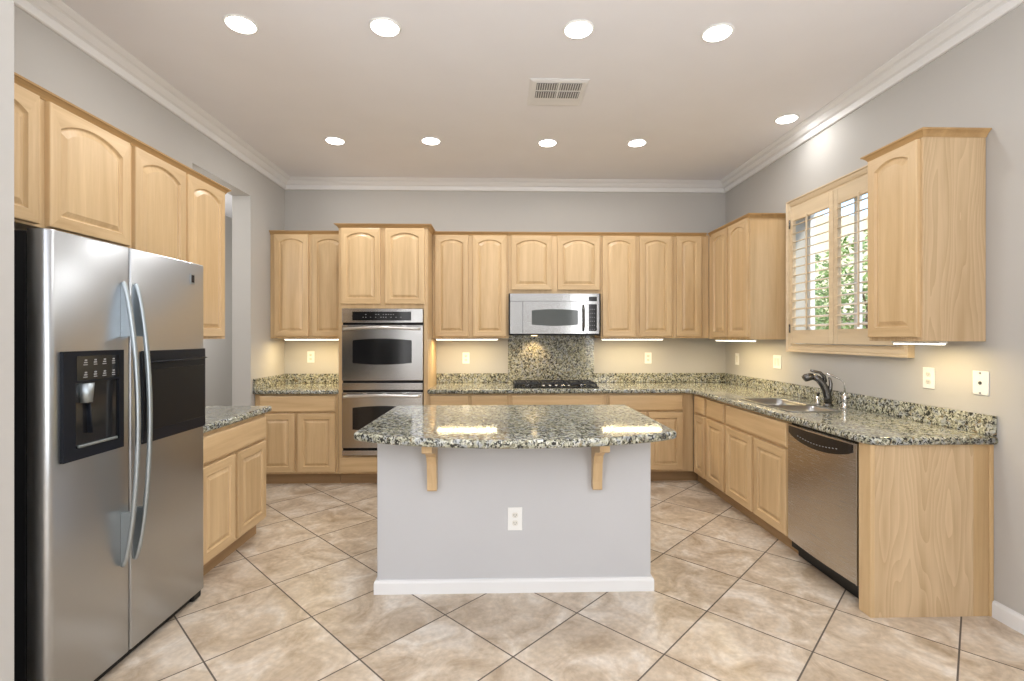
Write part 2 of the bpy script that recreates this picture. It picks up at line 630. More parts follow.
# wall behind the camera
m = MB()
m.box(LX-T, RX+T, RY-T, RY, 0, CZ)
struct(m.build('wall_front', 'wall_paint'))

# added unseen white panels closing both side openings, keeping direct sun out
m = MB(); m.box(RX+.03, RX+.05, -3.3, .1, .5, 2.6); struct(m.build('sun_block_right', 'white_trim'))
m = MB(); m.box(LX-.05, LX-.03, -3.3, .1, .5, 2.6); struct(m.build('sun_block_left', 'white_trim'))
# crown moulding
cp = [(0, CZ-.104), (.012, CZ-.104), (.018, CZ-.100), (.026, CZ-.068), (.024, CZ-.064), (.030, CZ-.060), (.042, CZ-.056), (.066, CZ-.032),
      (.064, CZ-.028), (.072, CZ-.024), (.082, CZ-.022), (.102, CZ-.008), (.106, CZ-.001), (0, CZ-.001)]
m = MB()
m.molding([(LX, RY), (LX, BY), (RX, BY), (RX, RY)], cp)
struct(m.build('trim_1', 'white_trim'))
bp_ = [(0, 0), (.014, 0), (.014, .066), (.010, .078), (0, .082)]
m = MB(); m.molding([(RX, 2.34), (RX, RY)], bp_)
struct(m.build('baseboard_right', 'white_trim'))
m = MB(); m.molding([(LX-T, 7.0), (-3.8, 7.0)][::-1], bp_)
struct(m.build('baseboard_hall', 'white_trim'))

# ------------------------------------------------------------------ cabinet builders
def arch_z(x, cx, hw, rise):
    t = max(-1, min(1, (x-cx)/hw))
    R_ = (hw*hw+rise*rise)/(2*rise)
    return math.sqrt(max(0, R_*R_-(t*hw)**2))-(R_-rise)

def panel_door(name, root, x0, x1, z0, z1, arch=True, th=.023, zb=0.0, fw=.052, mat='maple_vertical', matr='maple_horizontal'):
    """raised panel door in the root's frame; front at y=-th"""
    m = MB()
    z0 -= zb; z1 -= zb
    cx = (x0+x1)/2; hw = (x1-x0)/2-fw
    rise = min(.06, .30*hw) if arch else 0
    topm = .042 if arch else fw
    zs = z1-topm-rise
    zb_ = z0+fw
    N = 14 if arch else 2
    def opening(d):
        h = hw-d
        pts = [(cx-h, zb_+d), (cx+h, zb_+d)]
        for k in range(N+1):
            t = 1-2*k/N
            x = cx+h*t
            pts.append((x, zs-d+(arch_z(cx+hw*t, cx, hw, rise) if arch else 0)))
        return pts
    def outer(d):
        pts = [(x0+d, z0+d), (x1-d, z0+d), (x1-d, z1-d)]
        for k in range(1, N):
            t = 1-2*k/N
            pts.append((cx+hw*t, z1-d))
        pts.append((x0+d, z1-d))
        return pts
    L = [[(x, 0, z) for x, z in outer(0)],
         [(x, -th+.005, z) for x, z in outer(0)],
         [(x, -th+.0015, z) for x, z in outer(.0015)],
         [(x, -th, z) for x, z in outer(.005)]]
    m.loops(L, True, True, False)
    # frame face
    vo = outer(.005); vi = opening(0)
    o_ = [m.bm.verts.new((x, -th, z)) for x, z in vo]
    i_ = [m.bm.verts.new((x, -th, z)) for x, z in vi]
    n = len(vo)
    for i in range(n):
        j = (i+1) % n
        f = m.bm.faces.new((o_[i], o_[j], i_[j], i_[i]))
        f.material_index = 1 if (i == 0 or (2 <= i < n-1)) else 0
    prof = [(0, 0), (.003, .006), (.006, .011), (.011, .0115), (.031, .0025), (.033, .0015)]
    m.loops([[(x, -th+y, z) for x, z in opening(d)] for d, y in prof], True, False, True)
    bmesh.ops.remove_doubles(m.bm, verts=m.bm.verts[:], dist=1e-5)
    return m.build(name, [mat, matr], root)

def drawer_front(name, root, x0, x1, z0, z1, zb=0.0, th=.023, mat='maple_horizontal'):
    m = MB()
    z0 -= zb; z1 -= zb
    L = []
    for d, y in ((0, 0), (0, -th+.007), (.002, -th+.003), (.007, -th+.0005), (.011, -th)):
        L.append([(x0+d, y, z0+d), (x1-d, y, z0+d), (x1-d, y, z1-d), (x0+d, y, z1-d)])
    m.loops(L)
    return m.build(name, mat, root)

CROWN = [(0, -.036), (.004, -.036), (.007, -.028), (.012, -.020), (.022, -.010), (.028, -.008), (.030, 0), (0, 0)]
def cabinet(name, label, loc, rz, w_, depth, zb, zt, doors=(), drawers=(), crown=None, kick=False, cat='cabinet',
            group=None, body_mat='maple_vertical', x_in=0.0, cut=None, kick_x=0.0, kick_w=0.0):
    """local frame: x along the front, face at y=0, depth +y, root at the unit's base"""
    t = thing(name, label, cat, (loc[0], loc[1], zb), rz, group)
    m = MB()
    h0 = .105 if kick else 0
    top = zt-zb-(.001 if crown else 0)
    if cut:
        m.box(x_in, w_, 0, .022, h0, top)
        m.box(x_in, x_in+.018, .022, depth, h0, top)
        m.box(w_-.018, w_, .022, depth, h0, top)
        m.box(x_in+.018, w_-.018, .022, depth, h0, h0+.018)
        m.box(x_in+.018, w_-.018, depth-.012, depth, h0+.018, top)
    else:
        m.box(x_in, w_, 0, depth, h0, top, .0015, seg=1)
    m.build('body', body_mat, t)
    if kick:
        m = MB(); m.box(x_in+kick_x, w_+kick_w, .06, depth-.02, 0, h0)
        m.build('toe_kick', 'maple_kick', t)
    for d in doors:
        panel_door('door', t, d[0], d[1], d[2], d[3], d[4] if len(d) > 4 else True, zb=zb)
    for d in drawers:
        drawer_front('drawer_front', t, *d, zb=zb)
    if crown:
        m = MB()
        m.molding(crown, [(o, z+zt-zb+.018) for o, z in CROWN])
        m.build('crown_molding', 'maple_trim', t)
    return t

WG = 'maple wall cabinets with arched raised panel doors'
BG = 'maple base cabinets with drawers and raised panel doors'
ZT = 2.39

# --- left wall uppers (local x -> +Y)
FX = -2.03
d_ = lambda a, b, base: (a-base, b-base)
y0 = 1.625
ZTL = 2.398
cabinet('wall_cabinet', 'maple wall cabinet with two short arched doors above the refrigerator', (FX, y0), PI/2, 1.003, .302, 1.832, ZTL,
        doors=[(1.660-y0, 2.105-y0, 1.842, ZTL-.02), (2.150-y0, 2.609-y0, 1.842, ZTL-.02)],
        crown=[(0, 0), (1.003, 0)], group=WG)
y0 = 2.629
cabinet('wall_cabinet', 'tall two door maple wall cabinet beside the fridge, hanging over the short left counter', (FX, y0), PI/2, .901, .302, 1.355, ZTL,
        doors=[(2.645-y0, 3.064-y0, 1.372, ZTL-.02), (3.088-y0, 3.492-y0, 1.372, ZTL-.02)],
        crown=[(0, 0), (.901, 0), (.901, .302)], group=WG)
# --- left base
FBX = -1.72
y0 = 2.665
cabinet('base_cabinet', 'maple base cabinet between the refrigerator and the passage, one drawer over two doors', (FBX, y0), PI/2, .80, .61, 0, .843,
        doors=[(.03, .38, .125, .655, False), (.41, .775, .125, .655, False)],
        drawers=[(.03, .775, .672, .82)], kick=True, group=BG)

# --- back wall uppers
UY = 4.872
cabinet('wall_cabinet', 'two door maple wall cabinet in the back left corner beside the oven tower', (-2.332, UY), 0, .755, .322, 1.355, ZT,
        doors=[(.043, .377, 1.372, ZT-.018), (.409, .735, 1.372, ZT-.018)], crown=[(0, 0), (.755, 0)], group=WG)
x0 = -.748
cabinet('wall_cabinet', 'two door maple wall cabinet between the oven tower and the microwave', (x0, UY), 0, .753, .322, 1.355, ZT,
        doors=[(-.725-x0, -.393-x0, 1.372, ZT-.018), (-.351-x0, -.016-x0, 1.372, ZT-.018)], crown=[(0, 0), (.753, 0)], group=WG)
x0 = .006
cabinet('wall_cabinet', 'short two door maple wall cabinet directly above the microwave', (x0, UY), 0, .917, .322, 1.80, ZT,
        doors=[(.028-x0, .434-x0, 1.834, ZT-.018), (.489-x0, .909-x0, 1.834, ZT-.018)], crown=[(0, 0), (.917, 0)], group=WG)
x0 = .924
cabinet('wall_cabinet', 'two door maple wall cabinet just right of the microwave', (x0, UY), 0, .730, .322, 1.355, ZT,
        doors=[(.937-x0, 1.269-x0, 1.372, ZT-.018), (1.309-x0, 1.633-x0, 1.372, ZT-.018)], crown=[(0, 0), (.730, 0)], group=WG)
x0 = 1.655
cabinet('wall_cabinet', 'single narrow door maple wall cabinet on the back wall, filling the right corner', (x0, UY), 0, .357, .322, 1.355, ZT,
        doors=[(1.680-x0, 1.931-x0, 1.372, ZT-.018)], crown=[(0, 0), (.328, 0)], group=WG)
# --- right wall uppers (local x -> -Y)
UX = 2.014
cabinet('wall_cabinet', 'two door maple wall cabinet on the right wall between the corner and the window', (UX, UY-.002), -PI/2, .81, .318, 1.347, ZT-.008,
        doors=[(.101, .421, 1.367, ZT-.018), (.449, .792, 1.367, ZT-.018)], crown=[(.032, 0), (.81, 0), (.81, .318)], group=WG)
cabinet('wall_cabinet', 'narrow single door maple wall cabinet with wide end panel, right of the window', (UX, 2.738), -PI/2, .358, .318, 1.347, ZT-.012,
        doors=[(.016, .343, 1.367, ZT-.034)], crown=[(0, .318), (0, 0), (.358, 0), (.358, .318)], group=WG, body_mat='maple_panel')

# --- oven tower
TX, TY = -1.570, 4.572
tw = .820
tower = thing('oven_cabinet', 'tall maple cabinet tower that houses the double oven', 'cabinet', (TX, TY, 0))
m = MB()
m.box(0, .038, 0, .62, .105, ZT-.001)
m.box(tw-.038, tw, 0, .62, .105, ZT-.001)
m.box(.038, tw-.038, 0, .62, 1.632, ZT-.001)
m.box(.038, tw-.038, 0, .62, .105, .272)
m.box(.038, tw-.038, .60, .62, .272, 1.632)
m.build('body', 'maple_vertical', tower)
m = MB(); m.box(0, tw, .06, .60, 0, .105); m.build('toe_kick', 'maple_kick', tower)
panel_door('door', tower, -1.545-TX, -1.183-TX, 1.672, ZT-.018)
panel_door('door', tower, -1.142-TX, -.779-TX, 1.672, ZT-.018)
drawer_front('drawer_front', tower, .02, tw-.02, .118, .262)
m = MB(); m.molding([(0, .262), (0, 0), (tw, 0), (tw, .262)], [(o*1.2, z+ZT+.020) for o, z in CROWN])
m.build('crown_molding', 'maple_trim', tower)

# --- back base cabinets
FY = 4.572
cabinet('base_cabinet', 'two door maple base cabinet in the back left corner under its own counter', (-2.332, FY), 0, .758, .62, 0, .843,
        doors=[(.048, .366, .125, .664, False), (.395, .735, .125, .664, False)], drawers=[(.048, .735, .682, .826)], kick=True, group=BG)
x0 = -.748
cabinet('base_cabinet', 'maple base cabinet with two drawer fronts between oven tower and cooktop', (x0, FY), 0, .753, .62, 0, .843,
        doors=[(-.727-x0, -.377-x0, .125, .664, False), (-.349-x0, -.016-x0, .125, .664, False)],
        drawers=[(-.727-x0, -.377-x0, .682, .826), (-.349-x0, -.016-x0, .682, .826)], kick=True, group=BG)
x0 = .006
cabinet('base_cabinet', 'wide maple base cabinet under the cooktop, mostly hidden behind the island', (x0, FY), 0, .908, .62, 0, .843,
        doors=[(.03-x0, .44-x0, .125, .664, False), (.475-x0, .888-x0, .125, .664, False)], drawers=[(.03-x0, .888-x0, .682, .826)], kick=True, group=BG)
x0 = .916
cabinet('base_cabinet', 'maple base cabinet on the back wall, right of the cooktop', (x0, FY), 0, .821, .62, 0, .843,
        doors=[(.935-x0, 1.285-x0, .125, .664, False), (1.306-x0, 1.631-x0, .125, .664, False)], drawers=[(.935-x0, 1.631-x0, .682, .826)], kick_w=.0615, kick=True, group=BG)
# --- right base cabinets (local x -> -Y)
RFX = 1.74
def rb(label, ya, yb, doors, drawers, cut=None, kick_x=0.0):
    cabinet('base_cabinet', label, (RFX, ya), -PI/2, ya-yb, .590, 0, .843,
            doors=[(ya-a, ya-b, .115, .655, False) for a, b in doors], drawers=[(ya-a, ya-b, .675, .826) for a, b in drawers], kick=True, group=BG, cut=cut, kick_x=kick_x)
rb('narrow maple base cabinet with the slimmest drawer, in the right inside corner', 4.570, 4.267, [(4.515, 4.292)], [(4.515, 4.292)], kick_x=-.060)
rb('narrow maple base cabinet with one drawer over one door, far side of the sink cabinet', 4.266, 3.900, [(4.24, 3.923)], [(4.24, 3.923)])
rb('maple sink cabinet with wide false drawer front over two doors, next to the dishwasher', 3.899, 3.036,
   [(3.874, 3.478), (3.444, 3.052)], [(3.874, 3.052)], True)
# end unit: chamfered post, veneered end panel
t = thing('end_panel', 'maple veneer end panel closing the counter run beside the dishwasher', 'cabinet panel', (0, 0, 0))
m = MB(); m.box(1.721, 1.744, 2.346, 2.426, 0, .843, .002, seg=1)
m.build('post', 'maple_vertical', t)
m = MB(); m.box(1.7445, 2.236, 2.348, 2.388, 0, .843)
m.build('panel', 'maple_panel', t)
m = MB()
m.box(2.2365, 2.312, 2.346, 2.388, 0, .843, .002, seg=1)
m.build('scribe_board', 'maple_dark', t)
m = MB()
m.box(2.3125, RX-.001, 2.341, 2.388, 0, .843, .003, seg=1)
m.build('scribe_stile', 'maple_trim_v', t)

# ------------------------------------------------------------------ countertops
CZ0, CZ1 = .8435, .885
def arc(cx, cy, r, a0, a1, n=6):
    return [(cx+r*math.cos(math.radians(a0+(a1-a0)*k/n)), cy+r*math.sin(math.radians(a0+(a1-a0)*k/n))) for k in range(n+1)]
# main L counter
SX0, SX1, SY0, SY1 = 1.80, 2.12, 3.12, 3.79
hole = arc(SX1-.04, SY1-.04, .04, 0, 90, 4)+arc(SX0+.04, SY1-.04, .04, 90, 180, 4)+arc(SX0+.04, SY0+.04, .04, 180, 270, 4)+arc(SX1-.04, SY0+.04, .04, 270, 360, 4)
cf = 1.695
out = [(-.748, BY-.003), (-.748, 4.53)]
out += [(cf-.07, 4.53)]+arc(cf-.07, 4.46, .07, 90, 0, 6)[1:]
out += [(cf, 2.46)]+arc(cf+.08, 2.40, .08, 180, 270, 8)+[(RX-.003, 2.32), (RX-.003, BY-.003)]
t = thing('granite_countertop', 'long L-shaped speckled granite countertop running along the back and right walls', 'countertop', (0, 0, 0))
m = MB(); m.slab(out, CZ0, CZ1, .014, hole=hole)
m.build('slab', 'granite', t)
for b in ((-.748, .002, BY-.023, BY-.002), (.917, RX-.002, BY-.023, BY-.002), (RX-.023, RX-.002, 2.326, BY-.0235)):
    m = MB(); m.box(*b, CZ1+.0005, .985, .003); m.build('backsplash', 'granite', t)
# back left counter
t = thing('granite_countertop', 'short granite countertop in the back left corner beside the oven tower', 'countertop', (0, 0, 0))
m = MB(); m.slab([(LX+.003, BY-.003), (LX+.003, 4.53), (-1.574, 4.53), (-1.574, BY-.003)], CZ0, CZ1, .014); m.build('slab', 'granite', t)
for b in ((LX+.002, -1.574, BY-.023, BY-.002), (LX+.002, LX+.023, 4.535, BY-.0235)):
    m = MB(); m.box(*b, CZ1+.0005, .985, .003); m.build('backsplash', 'granite', t)
# left counter beside fridge
t = thing('granite_countertop', 'small granite countertop next to the refrigerator on the left wall', 'countertop', (0, 0, 0))
m = MB(); m.slab([(LX+.003, 3.515), (LX+.003, 2.66), (-1.69, 2.66)]+arc(-1.71, 3.495, .02, 0, 90, 4), CZ0, CZ1, .014); m.build('slab', 'granite', t)
# granite panel behind the cooktop
m = MB(); m.box(.004, .9155, BY-.024, BY-.002, CZ1+.001, 1.384, .002)
tag(m.build('granite_wall_slab', 'granite'), 'full height granite splash panel between the cooktop and the microwave', 'backsplash')

# ------------------------------------------------------------------ island
isl = thing('kitchen_island', 'pale grey painted kitchen island base with white baseboard and wooden corbels', 'kitchen island', (0, 0, 0))
IX0, IX1, IY0, IY1 = -.739, .734, 2.638, 3.44
m = MB(); m.box(IX0, IX1, IY0, IY1, 0, CZ0-.001, .006)
m.build('body', 'island_paint', isl)
m = MB()
m.molding([(IX0, IY1), (IX0, IY0), (IX1, IY0), (IX1, IY1)], [(.0005, 0), (.014, 0), (.014, .058), (.010, .070), (.0005, .073)])
m.build('baseboard', 'white_trim', isl)
def corbel(xc):
    pf = [(0, .56), (-.036, .555), (-.042, .562), (-.042, .60), (-.050, .66), (-.055, .70), (-.075, .745), (-.12, .775), (-.175, .785), (-.210, .793),
          (-.225, .803), (-.225, .842), (0, .842)]
    m = MB(); m.prism([(IY0+o-.001, z) for o, z in pf], 'x', xc-.025, xc+.025)
    m.build('corbel', 'maple_vertical', isl)
corbel(-.4415); corbel(.435)
fr = []
n = 22
for k in range(n+1):
    u = -1+2*k/n
    x = -.812+(.816+.812)*(k/n)
    fr.append((x, 2.495-.205*(1-u*u)**.85))
top = [(-.813, 3.50), (-.828, 2.53)]+[(-.824, 2.508)]+fr+[(.827, 2.508), (.831, 2.53), (.822, 3.50)]
m = MB(); m.slab(top, CZ0, CZ1+.001, .016)
tag(m.build('island_countertop', 'granite'), 'speckled granite island top with a bowed front edge overhanging the grey base', 'countertop')

# ------------------------------------------------------------------ refrigerator (local x -> +Y, front -y -> +X)
fr_y0, fr_w = 1.735, .908
FF = -1.646
t = thing('refrigerator', 'stainless side by side refrigerator with black water dispenser', 'refrigerator', (FF, fr_y0, 0), PI/2)
m = MB(); m.box(.004, fr_w-.004, .075, .68, .03, 1.74, .004); m.build('body', 'black_satin', t)
m = MB(); m.box(.02, fr_w-.02, .03, .10, .004, .05, .004); m.box(fr_w-.08, fr_w-.01, .012, .06, .004, .046, .008); m.build('base_grille', 'black_satin', t)
def fdoor(x0, x1, rl, rr):
    """door leaf with softly rounded vertical edges and a gently bowed front"""
    m = MB()
    pts = []
    N = 10
    for k in range(7):
        a = PI/2*k/6
        pts.append((x0+rl*(1-math.sin(a)), rl*(1-math.cos(a))*1.0))
    pts = []
    pts.append((x0, .068))
    for k in range(7):
        a = PI/2*k/6
        pts.append((x0+rl*(1-math.cos(a)), rl*(1-math.sin(a))))
    for k in range(7):
        a = PI/2*(1-k/6)
        pts.append((x1-rr*(1-math.cos(a)), rr*(1-math.sin(a))))
    pts.append((x1, .068))
    lps = [[(x, y+.003, .045) for x, y in pts], [(x, y, .049) for x, y in pts], [(x, y, 1.742) for x, y in pts], [(x, y+.003, 1.746) for x, y in pts]]
    m.loops(lps, True, True, True, 0, True)
    return m
sm = .380
o1 = fdoor(.0, sm-.003, .030, .008).build('freezer_door', 'steel_fridge', t)
o2 = fdoor(sm+.003, fr_w, .008, .02).build('fridge_door', 'steel_fridge', t)
for o in (o1, o2):
    for p in o.data.polygons:
        p.use_smooth = abs(p.normal.z) < .3 and len(p.vertices) == 4
# dispenser on freezer door: black surround, control face, recess with spout
dx0, dx1, dz0, dz1 = .048, .328, .918, 1.317
rx0, rx1, rz0, rz1 = .098, .302, .958, 1.20
def ring(m, X0, X1, Z0, Z1, x0, x1, z0, z1, ya, yb, mi=0):
    for a, b, c, d in ((X0, X1, Z0, z0), (X0, X1, z1, Z1), (X0, x0, z0, z1), (x1, X1, z0, z1)):
        m.box(a, b, ya, yb, c, d, .0, mi)
m = MB()
ring(m, dx0, dx1, dz0, dz1, rx0, rx1, rz0, rz1, -.014, -.0005)
m.box(rx0-.004, rx1+.004, -.0045, -.0008, rz0-.004, rz1+.004)
disp = m.build('dispenser', 'dark_panel', t)
m = MB(); m.box(rx0+.002, rx1-.002, -.016, -.0145, rz1+.008, dz1-.018, .0005); m.build('control_panel', 'black_gloss', disp)
m = MB(); m.box(rx0, rx1, -.0075, -.005, rz0, rz1, .0005); m.build('recess', 'black_gloss', disp)
m = MB()
m.tube([(rx0+.045, -.012, rz1-.004), (rx0+.045, -.013, rz1-.075)], [.026, .020], 16)
m.build('spout', 'handle_metal', disp)
m = MB(); m.tube([(rx0+.055, -.011, rz1-.08), (rx0+.060, -.012, rz0+.05)], [(.012, .003), (.014, .003)], 12); m.build('paddle', 'dark_panel', disp)
m = MB(); m.box(rx0+.01, rx1-.01, -.018, -.008, rz0+.002, rz0+.012, .003); m.build('drip_tray', 'handle_metal', disp)
for i in range(4):
    for j in range(2):
        m = MB()
        cx = rx0+.04+i*.044; cz = rz1+.026+j*.046
        m.box(cx-.007, cx+.007, -.0168, -.0159, cz, cz+.004)
        m.box(cx-.010+.003*(i % 2), cx+.008, -.0168, -.0159, cz-.008, cz-.005)
        m.box(cx-.004, cx+.006, -.0168, -.0159, cz+.008, cz+.013)
        m.build('button', 'marking_grey', disp)
# door-in-door black panel on the right leaf
m = MB(); m.box(.440, .897, -.010, -.0005, .902, 1.309, .003)
fd = m.build('refreshment_door', 'dark_panel', t)
m = MB(); m.box(.455, .880, -.0135, -.0105, .955, 1.225, .002); m.build('door_face', 'black_satin', fd)
m = MB(); m.tube([(.455, -.014, 1.258), (.67, -.019, 1.258), (.880, -.014, 1.262)], [(.016, .004)]*3, 10); m.build('latch_handle', 'dark_panel', fd)
# handles
def fhandle(x):
    def hy(z):
        u = (z-.425)/(1.592-.425)
        return -.004-.062*max(0, math.sin(PI*u))**.62
    m = MB()
    N = 36
    zs = [.425+(1.592-.425)*(.5-.5*math.cos(PI*k/N)) for k in range(N+1)]
    m.tube([(x, hy(z), z) for z in zs], [(.011, .009)]*(N+1), 14)
    for za, zb2 in ((.430, .645), (1.372, 1.587)):
        zz = [za+(zb2-za)*k/10 for k in range(11)]
        m.prism([(hy(z), z) for z in zz]+[(-.0006, zb2), (-.0006, za)], 'x', x-.007, x+.007)
    m.build('handle', 'handle_metal', t)
fhandle(.335); fhandle(.404)
m = MB()
m.box(.782, .816, -.004, -.0005, 1.638, 1.690, .001)
bd = m.build('badge', 'handle_metal', t)
m = MB(); m.box(.788, .810, -.005, -.0042, 1.645, 1.683, .0003); m.build('badge_inlay', 'dark_panel', bd)

# ------------------------------------------------------------------ double oven (in the tower)
ox0, ox1 = -1.529-TX, -.792-TX
t = thing('double_oven', 'stainless built-in double wall oven in the tall cabinet', 'oven', (TX, TY, .274))
ob = .274
def oz(py): return EYE+(337-py)*4.53/491-ob
m = MB()
m.box(ox0+.012, ox1-.012, 0, .55, .002, oz(309)-.003)
m.box(ox0, ox1, -.006, -.0005, .002, oz(309))
m.build('body', 'black_satin', t)
m = MB(); m.box(ox0, ox1, -.038, -.007, oz(323), oz(309), .004); cpn = m.build('control_panel', 'steel_brushed', t)
m = MB(); m.box(ox0+.095, ox1-.105, -.0395, -.0382, oz(320.8), oz(312), .0005); m.build('display', 'black_gloss', cpn)
rr = random.Random(3)
for r_, zz in ((0, oz(317.8)), (1, oz(315))):
    for i in range(16):
        if rr.random() < .55:
            xx = ox0+.19+i*.023
            m = MB(); m.box(xx, xx+.006+.006*rr.random(), -.0402, -.0396, zz, zz+.0045); m.build('button', 'marking_grey', cpn)
def oven_door(zt, zb_, wz1, wz0):
    m = MB()
    m.box(ox0, ox1, -.040, -.007, zb_, zt, .004)
    dr = m.build('oven_door', 'steel_brushed', t)
    # glass with bowed top and bottom
    xa, xb = ox0+.098, ox1-.10
    N = 16
    pts = []
    for k in range(N+1):
        u = k/N; pts.append((xa+(xb-xa)*u, wz0-.016*(1-(2*u-1)**2)))
    for k in range(N+1):
        u = 1-k/N; pts.append((xa+(xb-xa)*u, wz1+.016*(1-(2*u-1)**2)))
    m = MB(); m.loops([[(x, -.0405, z) for x, z in pts], [(x, -.0425, z) for x, z in pts]])
    m.build('door_glass', 'black_gloss', dr)
    m = MB()
    hp = []
    for k in range(21):
        u = k/20; hp.append((ox0+.025+(ox1-ox0-.05)*u, -.078-.014*math.sin(PI*u), zt-.036+.012*math.sin(PI*u)))
    m.tube(hp, .0125, 12)
    for xx in (ox0+.05, ox1-.05):
        m.tube([(xx, -.0405, zt-.033), (xx, -.079, zt-.033)], .009, 10)
    m.build('handle', 'steel_light', dr)
    for xx in (.12, .30, .48, .66):
        m = MB(); m.box(ox0+xx-.07, ox0+xx+.07, -.0408, -.0401, zt-.013, zt-.006); m.build('vent_slot', 'slot_dark', dr)
oven_door(oz(325.3), oz(380.5), oz(340.5), oz(363))
m = MB(); m.box(ox0, ox1, -.036, -.007, oz(390), oz(383), .003); m.build('divider_strip', 'steel_brushed', t)
oven_door(oz(392.2), oz(447.5), oz(407.5), oz(429))
m = MB(); m.box(ox0, ox1, -.034, -.007, oz(455), oz(450), .003); m.build('bottom_trim', 'steel_brushed', t)

# ------------------------------------------------------------------ microwave
mz0, mz1 = 1.400, 1.794
mx0, mx1 = .017, .890
t = thing('microwave', 'stainless over-the-range microwave above the cooktop', 'microwave', (0, 4.80, 1.386))
b0 = 1.386
m = MB(); m.box(mx0-.004, mx1+.004, .002, .39, .001, mz1-b0, .003); m.build('body', 'black_satin', t)
m = MB()
def mslab(m, xa, xb, za, zb2, bow0=-.020, bow=.018, N=12):
    lo = []
    xs = [xa+(xb-xa)*k/N for k in range(N+1)]
    def yf(x):
        u = (x-mx0)/(mx1-mx0); return bow0-bow*(1-(2*u-1)**2)
    prof = [(x, yf(x)) for x in xs]+[(xb, .0015), (xa, .0015)]
    m.loops([[(x, y, za) for x, y in prof], [(x, y, zb2) for x, y in prof]])
def myf(x): 
    u = (x-mx0)/(mx1-mx0); return -.020-.018*(1-(2*u-1)**2)
def mX(px): return .017+(px-510)*.009776
def mZ(py): return EYE+(336.8-py)*.00972-b0
m = MB(); mslab(m, mx0, mx1, mZ(301), mZ(293.5)); m.build('vent_grille', 'steel_microwave', t)
m = MB(); mslab(m, mx0, mX(522.5), mZ(333.7), mZ(301.3)); m.build('side_trim', 'steel_microwave', t)
m = MB(); mslab(m, mX(522.9), mX(586.6), mZ(333.7), mZ(301.3)); md = m.build('microwave_door', 'steel_microwave', t)
m = MB(); mslab(m, mX(587), mx1, mZ(333.7), mZ(293.7)+.0, -.0205); mc = m.build('control_panel', 'steel_microwave', t)
def curved_panel(m, xa, xb, lo, hi, y_off=.0015, N=14):
    bot = []; topp = []
    for k in range(N+1):
        u = k/N; x = xa+(xb-xa)*u
        bot.append((x, myf(x)-y_off, lo(u))); topp.append((x, myf(x)-y_off, hi(u)))
    front = bot+topp[::-1]
    back = [(x, y+y_off*.8, z) for x, y, z in front]
    m.loops([back], True, False, False) if False else None
    vb = [m.bm.verts.new(p) for p in bot]; vt = [m.bm.verts.new(p) for p in topp]
    vb2 = [m.bm.verts.new((x, y+y_off*.8, z)) for x, y, z in bot]; vt2 = [m.bm.verts.new((x, y+y_off*.8, z)) for x, y, z in topp]
    for i in range(N):
        for q in ((vb[i], vb[i+1], vt[i+1], vt[i]), (vb2[i], vb2[i+1], vt2[i+1], vt2[i]), (vb[i], vb[i+1], vb2[i+1], vb2[i]), (vt[i], vt[i+1], vt2[i+1], vt2[i])):
            m.bm.faces.new(q)
    for i in (0, N):
        m.bm.faces.new((vb[i], vt[i], vt2[i], vb2[i]))
m = MB(); curved_panel(m, mX(531.6), mX(577.7), lambda u: mZ(324.6)-.012*(1-(2*u-1)**2), lambda u: mZ(310.4)+.012*(1-(2*u-1)**2))
m.build('door_window', 'grey_glass', md)
m = MB(); 
hx = mX(583)
m.tube([(hx, myf(hx)-.004, mZ(305)), (hx+.004, myf(hx)-.028, mZ(310)), (hx+.006, myf(hx)-.033, mZ(318)), (hx+.004, myf(hx)-.028, mZ(326)), (hx, myf(hx)-.004, mZ(331))], .008, 12)
m.build('handle', 'gunmetal', md)
m = MB(); curved_panel(m, mX(588.6), mX(596.8), lambda u: mZ(331), lambda u: mZ(304), .002, 4); m.build('keypad', 'black_gloss', mc)
m = MB(); curved_panel(m, mX(588.6), mX(596.8), lambda u: mZ(301), lambda u: mZ(296.5), .002, 4); m.build('display', 'black_gloss', mc)
for j in range(6):
    for i in range(3):
        xx = mX(589.6+i*2.2); zz = mZ(329.5-j*4)
        m = MB(); m.box(xx, xx+.006, myf(xx)-.0030, myf(xx)-.0021, zz, zz+.004); m.build('button', 'marking_grey', mc)
m = MB(); m.lathe([(.03, 0), (.03, -.004), (.026, -.005)], (.27, .21, -.001), 20); m.build('hood_lamp', 'hood_lens', t)
hl = lamp('hood_light', 'SPOT', (.27, 5.05, 1.37), 5.0, (1, .68, .32), (math.radians(22), 0, 0), spot_size=math.radians(100), spot_blend=.8, shadow_soft_size=.02)

# ------------------------------------------------------------------ cooktop
t = thing('gas_cooktop', 'black gas cooktop set in the back counter under the microwave', 'cooktop', (.455, 4.87, CZ1+.001))
m = MB(); m.box(-.41, .41, -.22, .23, 0, .010, .004); m.build('glass_base', 'black_gloss', t)
for gx in (-.27, 0, .27):
    m = MB()
    for yy in (-.17, .18):
        m.box(gx-.125, gx+.125, yy-.006, yy+.006, .026, .040, .003)
    for xx in (-.119, .119):
        m.box(gx+xx-.006, gx+xx+.006, -.17, .18, .026, .040, .003)
    for (cx, cy) in ((gx, -.08), (gx, .09)):
        m.box(cx-.115, cx+.115, cy-.005, cy+.005, .030, .042, .002)
    m.box(gx-.005, gx+.005, -.17, .18, .030, .042, .002)
    for xx in (-.119, .119):
        for yy in (-.17, .18):
            m.box(gx+xx-.008, gx+xx+.008, yy-.008, yy+.008, .0105, .030, .002)
    m.build('grate', 'cast_iron', t)
